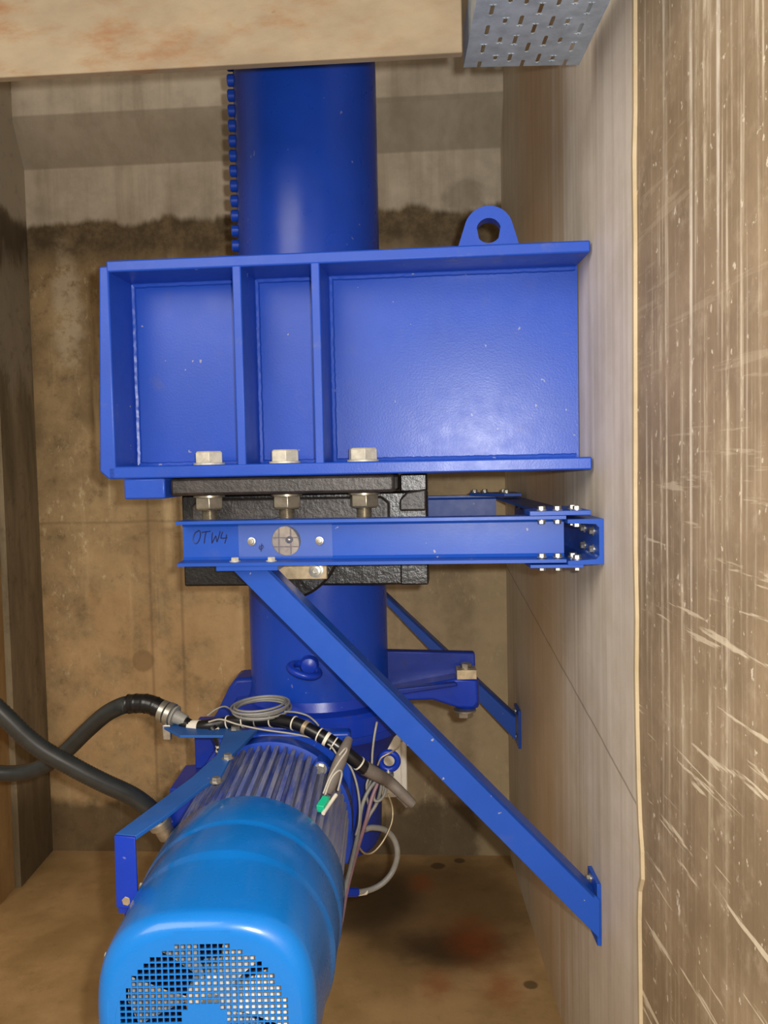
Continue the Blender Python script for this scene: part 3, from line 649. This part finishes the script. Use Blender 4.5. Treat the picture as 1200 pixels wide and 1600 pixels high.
for k in range(1, 8):
    a = PI / 2 * k / 7; lay(0.024 - 0.024 * math.sin(a), 0.1290 - 0.021 * (1 - math.cos(a)), 0.1290 - 0.021 * (1 - math.cos(a)), 2.9 - 0.25 * k / 7)
rr.append([(0.1035 * math.cos(2 * PI * j / seg), 0.0, 0.1035 * math.sin(2 * PI * j / seg)) for j in range(seg)])
rr.append([(0.1035 * math.cos(2 * PI * j / seg), 0.0012, 0.1035 * math.sin(2 * PI * j / seg)) for j in range(seg)])
b.rings(rr, False, False); cv = b.build('fan_cover', 'cover', t)
sm = cv.modifiers.new('solid', 'SOLIDIFY'); sm.thickness = 0.0015; sm.offset = -1
b = B(); P_ = 0.00725; gn = 16; hw = P_ * 0.395
vc = {}
def gv(x, z, y):
    k_ = (round(x, 5), round(z, 5), y)
    if k_ not in vc: vc[k_] = b.v((x, y, z))
    return vc[k_]
for i in range(-gn, gn + 1):
    for j in range(-gn, gn + 1):
        x, z = i * P_, j * P_; r_ = math.hypot(x, z)
        if r_ > 0.113: continue
        co_ = [(x - P_ / 2, z - P_ / 2), (x + P_ / 2, z - P_ / 2), (x + P_ / 2, z + P_ / 2), (x - P_ / 2, z + P_ / 2)]
        ci = [(x - hw, z - hw), (x + hw, z - hw), (x + hw, z + hw), (x - hw, z + hw)]
        if r_ > 0.0995 or r_ < 0.0275: b.poly([gv(p[0], p[1], 0.0003) for p in co_]); continue
        for k in range(4):
            n2 = (k + 1) % 4
            b.poly([gv(*co_[k], 0.0003), gv(*co_[n2], 0.0003), gv(*ci[n2], 0.0003), gv(*ci[k], 0.0003)])
            b.poly([gv(*ci[k], 0.0003), gv(*ci[n2], 0.0003), gv(*ci[n2], 0.0022), gv(*ci[k], 0.0022)])
b.build('grille', 'cover', cv, smooth=False)
fn = B().cyl((0, 0.045, 0), (0, 0.095, 0), 0.033, 32).build('fan_hub', 'fan', t, 0.003)
B().cyl((0, 0.022, 0), (0, 0.045, 0), 0.012, 24).build('shaft_tip', 'steel', t, 0.002)
for k in range(6):
    a = 2 * PI * k / 6 + R(62); b = B(); rr = []
    for r_ in (0.03, 0.06, 0.105):
        wd = R(17 + 60 * (r_ - 0.03))
        rr.append([(r_ * math.cos(a + s_ * wd), 0.056 + o_ + s_ * 0.014, r_ * math.sin(a + s_ * wd)) for s_, o_ in ((-1, 0), (0, 0), (1, 0), (1, 0.003), (0, 0.003), (-1, 0.003))])
    b.rings(rr).build('fan_blade', 'fan', fn)
B().lathe((0, 0.115, 0), (0, 1, 0), ((0, 0.125), (0.01, 0.125)), 48).build('cavity_backing', 'dark', t)  # dark disc added behind the fan to paint the cover's shaded inside
hexbolt((-0.1275, 0.06, 0.052), (-1, 0, 0.2), 0.0045, 0.004, t)
hexbolt((-0.136, 0.245, 0.050), (-1, 0, 0.2), 0.0045, 0.004, t)

# bent flat-bar bracket on the motor's left
t = thing('bent_bracket', 'bent blue flat-bar bracket at the left side of the motor', 'bracket', (0, 0, 0))
zq = 0.745
pts = [(-0.3749, 1.1741, 0.7450), (-0.3453, 1.1666, 0.7450), (-0.3204, 1.2393, 0.7450), (-0.2920, 1.3480, 0.7450), (-0.2736, 1.3919, 0.7450), (-0.2736, 1.4912, 0.7450), (-0.2511, 1.6351, 0.7450), (-0.3097, 1.6310, 0.7450), (-0.2999, 1.4927, 0.7450), (-0.3186, 1.3886, 0.7450)]
B().prism([Vector(p) for p in pts], (0, 0, -0.006)).build('top_strap', 'teal', t, 0.0008)
p0, p1 = Vector(pts[0]), Vector(pts[1])
B().prism([p0, p1, p1 + Vector((0.001, 0, -0.098)), p0 + Vector((-0.001, 0, -0.098))], (0.0006, -0.006, 0)).build('drop_leg', 'gear', t, 0.0008)
B().prism([p0 + Vector((-0.002, 0.007, -0.075)), p1 + Vector((0.004, 0.007, -0.085)), p1 + Vector((0.004, 0.007, -0.135)), p0 + Vector((0.006, 0.007, -0.135)), p0 + Vector((0.006, 0.007, -0.113)), p0 + Vector((-0.002, 0.007, -0.113))], (0, 0.006, 0)).build('lower_tab', 'gear', t, 0.0008)
q = p0.lerp(p1, 0.5) + Vector((0, -0.0005, -0.088)); hexbolt(q, (0, -1, 0), 0.0065, 0.005, t, 'bolt', 'brass')
for q in ((-0.2753, 1.3636, 0.7450), (-0.2772, 1.4750, 0.7450)): hexbolt(q, (0, 0, 1), 0.0075, 0.006, t)
pts = [(-0.4436, 1.6957, 0.7380), (-0.3943, 1.6319, 0.7380), (-0.2852, 1.6249, 0.7380), (-0.2939, 1.6774, 0.7380), (-0.3867, 1.7003, 0.7380), (-0.4452, 1.7475, 0.7380)]
B().prism([Vector(p) for p in pts], (0, 0, -0.005)).build('cable_shelf', 'teal', t, 0.0008)
q = (-0.2954, 1.6571, 0.7380); hexbolt(q, (0, 0, 1), 0.009, 0.006, t)

# ------------------------------------------------------------------ hoses and cables
def rib(r): return lambda i, n: r * (1.03 if i % 2 else 0.965)
h1 = thing('corrugated_hose', 'black corrugated hose dropping from the left edge to the gearbox side, crossing in front', 'hose', (-0.7202, 1.6200, 0.7971))
def hose(t, path, r, div, nm='hose_tube', mat='rubber', rf=None):
    return B().sweep([Vector(p) - t.location for p in path], r, 14, div, rf).build(nm, mat, t, angle=80)
hose(h1, [(-1.4835, 1.5000, 1.5861), (-1.2980, 1.5200, 1.4370), (-1.1483, 1.5400, 1.2942), (-1.0254, 1.5600, 1.1638), (-0.9249, 1.5700, 1.0535), (-0.8443, 1.5800, 0.9588), (-0.7803, 1.6000, 0.8697), (-0.7204, 1.6200, 0.7923), (-0.6664, 1.6400, 0.7239), (-0.6098, 1.6600, 0.6759), (-0.5572, 1.6800, 0.6356), (-0.5090, 1.7000, 0.6009), (-0.4769, 1.7150, 0.5665), (-0.4592, 1.7250, 0.5365)], 0.0185, 22, rf=rib(0.0180))
p = [Vector(v) - h1.location for v in [(-0.4717, 1.7180, 0.5588), (-0.4501, 1.7350, 0.5063)]]
d = p[1] - p[0]
B().lathe(p[0], d, ((0, 0.0195), (0.018, 0.0195), (0.02, 0.023), (0.032, 0.023), (0.033, 0.018), (0.06, 0.018)), 20).build('gland', 'steel', h1)
h2 = thing('corrugated_hose', 'dark corrugated hose curving up from the left edge to the metal clamp, passing behind', 'hose', (-0.8241, 1.8400, 0.6018))
hose(h2, [(-1.45, 2.52, 0.80), (-1.33, 2.35, 0.74), (-1.15, 2.0, 0.64)] + [(-0.9040, 1.8400, 0.6171), (-0.8241, 1.8400, 0.6018), (-0.7527, 1.8300, 0.6094), (-0.6838, 1.8100, 0.6472), (-0.6186, 1.7800, 0.7058), (-0.5687, 1.7500, 0.7475), (-0.5302, 1.7300, 0.7690), (-0.5085, 1.7250, 0.7737)], 0.0165, 22, rf=rib(0.0165))
hose(h2, [(-0.5135, 1.7250, 0.7738), (-0.4958, 1.7200, 0.7761), (-0.4732, 1.7150, 0.7757), (-0.4523, 1.7100, 0.7691), (-0.4426, 1.7100, 0.7627)], 0.0195, 8, 'hose_sleeve', 'tape', lambda i, n: 0.0185 + (0.0012 if i % 7 == 0 else 0))
a_, c_ = [Vector(v) - h2.location for v in [(-0.4475, 1.7100, 0.7640), (-0.4109, 1.7000, 0.7511)]]
d = (c_ - a_).normalized()
B().lathe(a_, d, ((0, 0.0215), (0.011, 0.0215)), 24).build('hose_clamp', 'steel', h2, 0.001)
B().lathe(a_ + d * 0.014, d, ((0, 0.0225), (0.011, 0.0225)), 24).build('hose_clamp', 'steel', h2, 0.001)
b = B(); b.lathe(a_ + d * 0.0255, d, ((0, 0.018), (0.004, 0.021), (0.006, 0.0205), (0.0065, 0.014), (0.03, 0.011)), 20); b.build('nozzle', 'greycable', h2)
q = a_ + d * 0.02 + Vector((-0.004, -0.012, -0.026)); B().box((q.x - 0.008, q.y - 0.005, q.z - 0.02), (q.x + 0.008, q.y + 0.005, q.z + 0.01)).build('clamp_foot', 'steel', h2, 0.002)

lm = thing('cable_loom', 'black taped cable loom with pale cable ties lying across the motor end', 'cable', (-0.3845, 1.6900, 0.7360))
lp = [(-0.4037, 1.7000, 0.7434), (-0.3820, 1.6900, 0.7360), (-0.3516, 1.6800, 0.7408), (-0.3210, 1.6800, 0.7452), (-0.2826, 1.6700, 0.7523), (-0.2327, 1.6600, 0.7554), (-0.1819, 1.6350, 0.7557), (-0.1392, 1.6150, 0.7417), (-0.1039, 1.6050, 0.7228), (-0.0753, 1.6050, 0.6985), (-0.0503, 1.6100, 0.6749)]
hose(lm, lp, 0.0125, 8, 'loom_tube', 'tape')
tp = catmull([Vector(p) - lm.location for p in lp], 8)
for i, (f, nm, mat, wd) in enumerate(((0.115, 'white_band', 'white', 0.011), (0.33, 'cable_tie', 'white', 0.0011), (0.40, 'cable_tie', 'white', 0.0011), (0.46, 'cable_tie', 'greycable', 0.0011), (0.52, 'cable_tie', 'white', 0.0011), (0.60, 'cable_tie', 'white', 0.0012), (0.66, 'cable_tie', 'brass', 0.004), (0.72, 'cable_tie', 'white', 0.0012), (0.76, 'cable_tie', 'white', 0.003), (0.79, 'cable_tie', 'white', 0.0011), (0.86, 'cable_tie', 'brass', 0.004), (0.95, 'cable_tie', 'white', 0.0014))):
    k = int(f * (len(tp) - 1)); dd = (tp[k + 1] - tp[k]).normalized()
    B().lathe(tp[k] - dd * wd, dd, ((0, 0.0135), (wd * 2, 0.0135)), 18).build(nm, mat, lm)
hose(lm, [(-0.3424, 1.6700, 0.7400), (-0.3310, 1.6650, 0.7253), (-0.3234, 1.6600, 0.7071), (-0.3253, 1.6600, 0.6838), (-0.3306, 1.6600, 0.6679)], 0.0095, 6, 'branch_tube', 'tape')
for a_, c_ in ([(-0.3245, 1.6600, 0.7108), (-0.3234, 1.6600, 0.7071)], [(-0.3236, 1.6600, 0.6997), (-0.3243, 1.6600, 0.6961)], [(-0.3266, 1.6600, 0.6814), (-0.3279, 1.6600, 0.6777)], [(-0.3388, 1.6700, 0.7374), (-0.3366, 1.6700, 0.7325)]):
    B().cyl(Vector(a_) - lm.location, Vector(c_) - lm.location, 0.0105, 16).build('cable_tie', 'white', lm)
hose(lm, [(-0.0526, 1.6100, 0.6773), (-0.0319, 1.6200, 0.6615), (-0.0112, 1.6500, 0.6382), (0.0124, 1.6500, 0.6157), (0.0289, 1.6500, 0.5982), (0.0359, 1.6500, 0.5920)], 0.0115, 6, 'grey_sleeve', 'sheath', lambda i, n: 0.0135 - 0.005 * i / n)
hose(lm, [(0.0075, 1.6600, 0.6059), (0.0170, 1.6600, 0.5971), (0.0252, 1.6600, 0.5858)], 0.006, 4, 'wire_end', 'sheath')

# coil of thin cable on top
cc = Vector((-0.2509, 1.6900, 0.7707))
t = thing('cable_coil', 'flat coil of thin grey cable lying on top of the black loom', 'cable', cc)
b = B()
for k in range(6):
    rr_ = 0.052 + 0.004 * math.sin(k * 2.1); ph = k * 0.7
    pts = [Vector((rr_ * math.cos(PI * 2 * i / 20 + ph) + 0.002 * math.sin(k), (rr_ + 0.004) * math.sin(PI * 2 * i / 20 + ph), 0.003 * math.sin(PI * 2 * i / 20 + k) + 0.0024 * k - 0.004)) for i in range(21)]
    b.sweep(pts, 0.0022, 8, 3)
b.build('coil_turns', 'greycable', t)
hose(t, [(-0.3056, 1.7000, 0.7615), (-0.3195, 1.6900, 0.7745), (-0.3348, 1.6800, 0.7726), (-0.3522, 1.6800, 0.7606)], 0.0016, 8, 'loose_end', 'greycable')
hose(t, [(-0.2022, 1.6600, 0.7707), (-0.1806, 1.6500, 0.7719), (-0.1593, 1.6500, 0.7654), (-0.1443, 1.6400, 0.7571), (-0.1374, 1.6400, 0.7485)], 0.0018, 8, 'loose_end', 'greycable')

def cable(label, path, r, mat, div=8, nm='cable', cat='cable', group=None):
    o = B().sweep(path, r, 8, div).build(nm, mat, None, angle=80); return tag(o, label, cat, group)
cable('thin pale wire drooping along the loom from the white tape to the grey sleeve', [(-0.3450, 1.6550, 0.7555), (-0.3210, 1.6500, 0.7613), (-0.2881, 1.6450, 0.7524), (-0.2423, 1.6400, 0.7434), (-0.1825, 1.6350, 0.7352), (-0.1390, 1.6100, 0.7326), (-0.1148, 1.5950, 0.7262), (-0.1018, 1.5850, 0.7128)], 0.0017, 'wire', nm='wire', cat='wire')
# grey sleeve with connector lying on the motor
t = thing('wire_connector', 'small green connector on thin wires from a grey sleeve, on top of the motor fins', 'connector', (-0.1074, 1.4600, 0.6763))
hose(t, [(-0.0766, 1.5300, 0.7564), (-0.0866, 1.5000, 0.7384), (-0.0972, 1.4850, 0.7161), (-0.1057, 1.4750, 0.6946), (-0.1110, 1.4700, 0.6835)], 0.009, 6, 'sleeve', 'sheath', lambda i, n: 0.004 + 0.007 * math.sin(PI * (0.15 + 0.8 * i / n)))
hose(t, [(-0.0914, 1.4900, 0.7418), (-0.0803, 1.4900, 0.7537), (-0.0789, 1.4800, 0.7514), (-0.0908, 1.4750, 0.7359), (-0.1064, 1.4600, 0.7142), (-0.1169, 1.4500, 0.6911)], 0.0016, 6, 'thin_wire', 'wire')
hose(t, [(-0.1150, 1.4500, 0.6846), (-0.1096, 1.4550, 0.6999), (-0.1011, 1.4600, 0.7163), (-0.0905, 1.4650, 0.7241), (-0.0867, 1.4700, 0.7157), (-0.0938, 1.4700, 0.6886)], 0.0017, 6, 'thin_wire', 'wire')
q0, q1 = [Vector(v) - t.location for v in [(-0.1102, 1.4150, 0.6937), (-0.1195, 1.3850, 0.6868)]]
dd = (q1 - q0).normalized()
B().lathe(q0, dd, ((-0.002, 0.0088), (0.026, 0.0088)), 4).build('green_plug', 'green', t, 0.001)
B().lathe(q0 - dd * 0.008, dd, ((0, 0.0055), (0.008, 0.0055)), 12).build('metal_cap', 'steel', t)
hose(t, [(-0.0945, 1.4300, 0.6961), (-0.1038, 1.4100, 0.6892), (-0.1125, 1.3850, 0.6836)], 0.0032, 4, 'pale_tube', 'white')

cable('thin grey wire arching beside the motor end from the loom down to the bundle', [(-0.0901, 1.6200, 0.6938), (-0.0763, 1.6150, 0.6725), (-0.0674, 1.6100, 0.6442), (-0.0631, 1.6000, 0.6122), (-0.0646, 1.5900, 0.5841), (-0.0700, 1.5700, 0.5690)], 0.0022, 'greycable', nm='wire', cat='wire')
cable('thick grey cable in the bundle running down the right side of the motor', [(-0.0280, 1.6600, 0.6411), (-0.0477, 1.6550, 0.6187), (-0.0612, 1.6400, 0.5917), (-0.0656, 1.6100, 0.5676), (-0.0704, 1.5700, 0.5538), (-0.0794, 1.4800, 0.5410), (-0.0875, 1.4000, 0.5314), (-0.0904, 1.3200, 0.5270), (-0.0928, 1.2500, 0.5316)], 0.0038, 'greycable')
cable('mauve cable in the bundle running down the right side of the motor', [(-0.0305, 1.6500, 0.6337), (-0.0429, 1.6400, 0.6059), (-0.0527, 1.6200, 0.5752), (-0.0638, 1.5800, 0.5529), (-0.0748, 1.5000, 0.5394), (-0.0817, 1.4300, 0.5324), (-0.0851, 1.3700, 0.5259), (-0.0893, 1.3000, 0.5230)], 0.0036, 'mauve')
cable('thin dark-grey wire behind the mauve cable, hugging the motor side', [(-0.0671, 1.6200, 0.5659), (-0.0700, 1.5900, 0.5487), (-0.0771, 1.5300, 0.5404), (-0.0839, 1.4800, 0.5356), (-0.0889, 1.4500, 0.5335)], 0.0022, 'sheath', nm='wire', cat='wire')
cable('thin cream wire hanging vertically from behind the diagonal brace to the loom', [(-0.0301, 1.7000, 0.7360), (-0.0356, 1.7000, 0.7086), (-0.0400, 1.7000, 0.6773), (-0.0430, 1.6900, 0.6431), (-0.0519, 1.6800, 0.6219), (-0.0511, 1.6800, 0.6032)], 0.0022, 'wire', nm='wire', cat='wire')
cable('thin tan wire looping over the blue eye bolt towards the brace', [(-0.0300, 1.6600, 0.6645), (-0.0224, 1.6600, 0.6790), (-0.0053, 1.6600, 0.6885), (0.0093, 1.6500, 0.7013), (0.0166, 1.6400, 0.7164)], 0.0017, 'brass', nm='wire', cat='wire')
cable('small pale loop of cable hanging just below the eye bolt', [(-0.0338, 1.6900, 0.6142), (-0.0392, 1.6900, 0.5917), (-0.0332, 1.6900, 0.5840), (-0.0220, 1.6900, 0.5913), (-0.0155, 1.6900, 0.6088), (-0.0188, 1.6900, 0.6239)], 0.003, 'greycable')
cable('thin brown wire hanging in a wide loop beside the mauve cable', [(-0.0122, 1.7200, 0.5874), (-0.0040, 1.7200, 0.5591), (-0.0058, 1.7100, 0.5338), (-0.0214, 1.7000, 0.5040), (-0.0403, 1.6900, 0.4859), (-0.0561, 1.6800, 0.4856), (-0.0673, 1.6600, 0.5059), (-0.0713, 1.6500, 0.5314)], 0.0019, 'brass', nm='wire', cat='wire')
t = thing('cable', 'thick grey cable loop with a blue end ring, lowest right of the motor', 'cable', (-0.0229, 1.7500, 0.4393))
hose(t, [(-0.0589, 1.7200, 0.5166), (-0.0440, 1.7300, 0.5160), (-0.0191, 1.7500, 0.5020), (-0.0016, 1.7600, 0.4778), (0.0042, 1.7600, 0.4474), (-0.0054, 1.7600, 0.4146), (-0.0238, 1.7500, 0.3960), (-0.0469, 1.7400, 0.3869), (-0.0717, 1.7200, 0.3906), (-0.0889, 1.7100, 0.3959)], 0.0058, 8, 'cable_jacket', 'greycable')
p = [Vector(v) - t.location for v in [(-0.0766, 1.7150, 0.3932), (-0.0983, 1.7000, 0.4010)]]
B().cyl(p[0], p[1], 0.009, 16).build('end_ring', 'gear', t, 0.001)
p = [Vector(v) - t.location for v in [(-0.0595, 1.7300, 0.3868), (-0.0743, 1.7200, 0.3894)]]
B().cyl(p[0], p[1], 0.0064, 14).build('white_label', 'white', t)

cable('short grey cable curving behind the mauve cable below the loom sleeve', [(-0.0213, 1.7000, 0.6254), (-0.0269, 1.7000, 0.5977), (-0.0348, 1.7000, 0.5751), (-0.0499, 1.6900, 0.5542), (-0.0596, 1.6700, 0.5375), (-0.0653, 1.6500, 0.5263)], 0.0036, 'greycable')
cable('thin grey wire curling out of the loom beside the sleeve start', [(-0.0381, 1.6800, 0.6378), (-0.0470, 1.6800, 0.6218), (-0.0523, 1.6800, 0.6007), (-0.0492, 1.6800, 0.5757), (-0.0543, 1.6700, 0.5574), (-0.0626, 1.6500, 0.5410)], 0.0024, 'greycable', nm='wire', cat='wire')
# eye bolt
t = thing('eye_bolt', 'blue ring eye bolt standing right of the motor before the cream box', 'eye bolt', (-0.0105, 1.7200, 0.6103))
q = Vector((-0.0084, 1.7200, 0.6523)) - t.location
b = B(); b.torus(q, (0.05, 1, 0), 0.0168, 0.0062, 48, 14); b.build('ring', 'gear', t)
b = B(); b.lathe((0, 0, -0.01), (0, 0, 1), ((0, 0.006), (0.02, 0.006), (0.022, 0.011), (0.028, 0.011), (0.03, 0.007), (0.036, 0.006)), 20); b.build('shank', 'steel', t)

# cream box on the back wall
t = thing('junction_box', 'cream junction box on the back wall behind the eye bolt and brace', 'box', (-0.0309, 2.6800, 0.2162))
q0 = Vector((-0.0481, 2.6800, 0.5074)) - t.location; q1 = Vector((0.0412, 2.6800, 0.2128)) - t.location
B().box((q0.x, 0, q1.z), (q1.x, 0.075, q0.z)).build('box_body', 'cream', t, 0.004)
B().box((q0.x + 0.008, -0.006, q1.z + 0.01), (q1.x - 0.018, 0.001, q0.z - 0.01)).build('box_lid', 'cream', t, 0.002)

# ------------------------------------------------------------------ cable tray at the top right
t = thing('cable_tray', 'perforated galvanised cable tray overhead at the top right, seen from below', 'cable tray', (0.139, 0.0, 1.875))
Wd = 0.186; yE = 1.5; yS = 0.55
b = B()
cols = [(0.032, 0.004), (0.019, 0.032), (0.030, 0.032), (0.032, 0.006), (0.032, 0.027), (0.019, 0.027), (0.032, 0.004)]
x = 0.0; edges = [0.0]; m0 = 0.012
cw = (Wd - 2 * m0) / 7
def quad(x0, y0, x1, y1): b.poly([b.v((x0, y0, 0)), b.v((x1, y0, 0)), b.v((x1, y1, 0)), b.v((x0, y1, 0))])
quad(0, yS, m0, yE); quad(Wd - m0, yS, Wd, yE)
pit = 0.060
for i, (L, off) in enumerate(cols):
    x0 = m0 + i * cw; x1 = x0 + cw; xc = (x0 + x1) / 2; hw = 0.0030
    y = yE; k = 0; cur = yE
    while True:
        c_ = yE - off - k * pit; k += 1
        ya, yb_ = c_ - L / 2, c_ + L / 2
        if ya < yS + 0.02: break
        if yb_ > yE - 0.002:
            if ya > yE: continue
            quad(x0, ya, xc - hw, yE); quad(xc + hw, ya, x1, yE); cur = ya; continue
        quad(x0, yb_, x1, cur)
        cr = [(x0, ya), (x1, ya), (x1, yb_), (x0, yb_)]
        ch_ = 0.0024
        oc = [(xc - hw, ya + ch_), (xc - hw + ch_, ya), (xc + hw - ch_, ya), (xc + hw, ya + ch_), (xc + hw, yb_ - ch_), (xc + hw - ch_, yb_), (xc - hw + ch_, yb_), (xc - hw, yb_ - ch_)]
        cv_ = [b.v((p[0], p[1], 0)) for p in cr]; ov = [b.v((p[0], p[1], 0)) for p in oc]
        for q in range(4):
            b.poly([cv_[q], ov[2 * q], ov[2 * q + 1]]); b.poly([cv_[q], ov[2 * q + 1], ov[(2 * q + 2) % 8], cv_[(q + 1) % 4]])
        cur = ya
    quad(x0, yS, x1, cur)
bmesh.ops.remove_doubles(b.bm, verts=b.bm.verts, dist=0.00005)
o = b.build('perforated_base', 'galv', t, smooth=False)
sm = o.modifiers.new('solid', 'SOLIDIFY'); sm.thickness = 0.0015; sm.offset = 1
for xx in (-0.0012, Wd - 0.0003):
    B().box((xx, yS, -0.0005), (xx + 0.0015, yE, 0.06)).build('side_rail', 'galv', t)
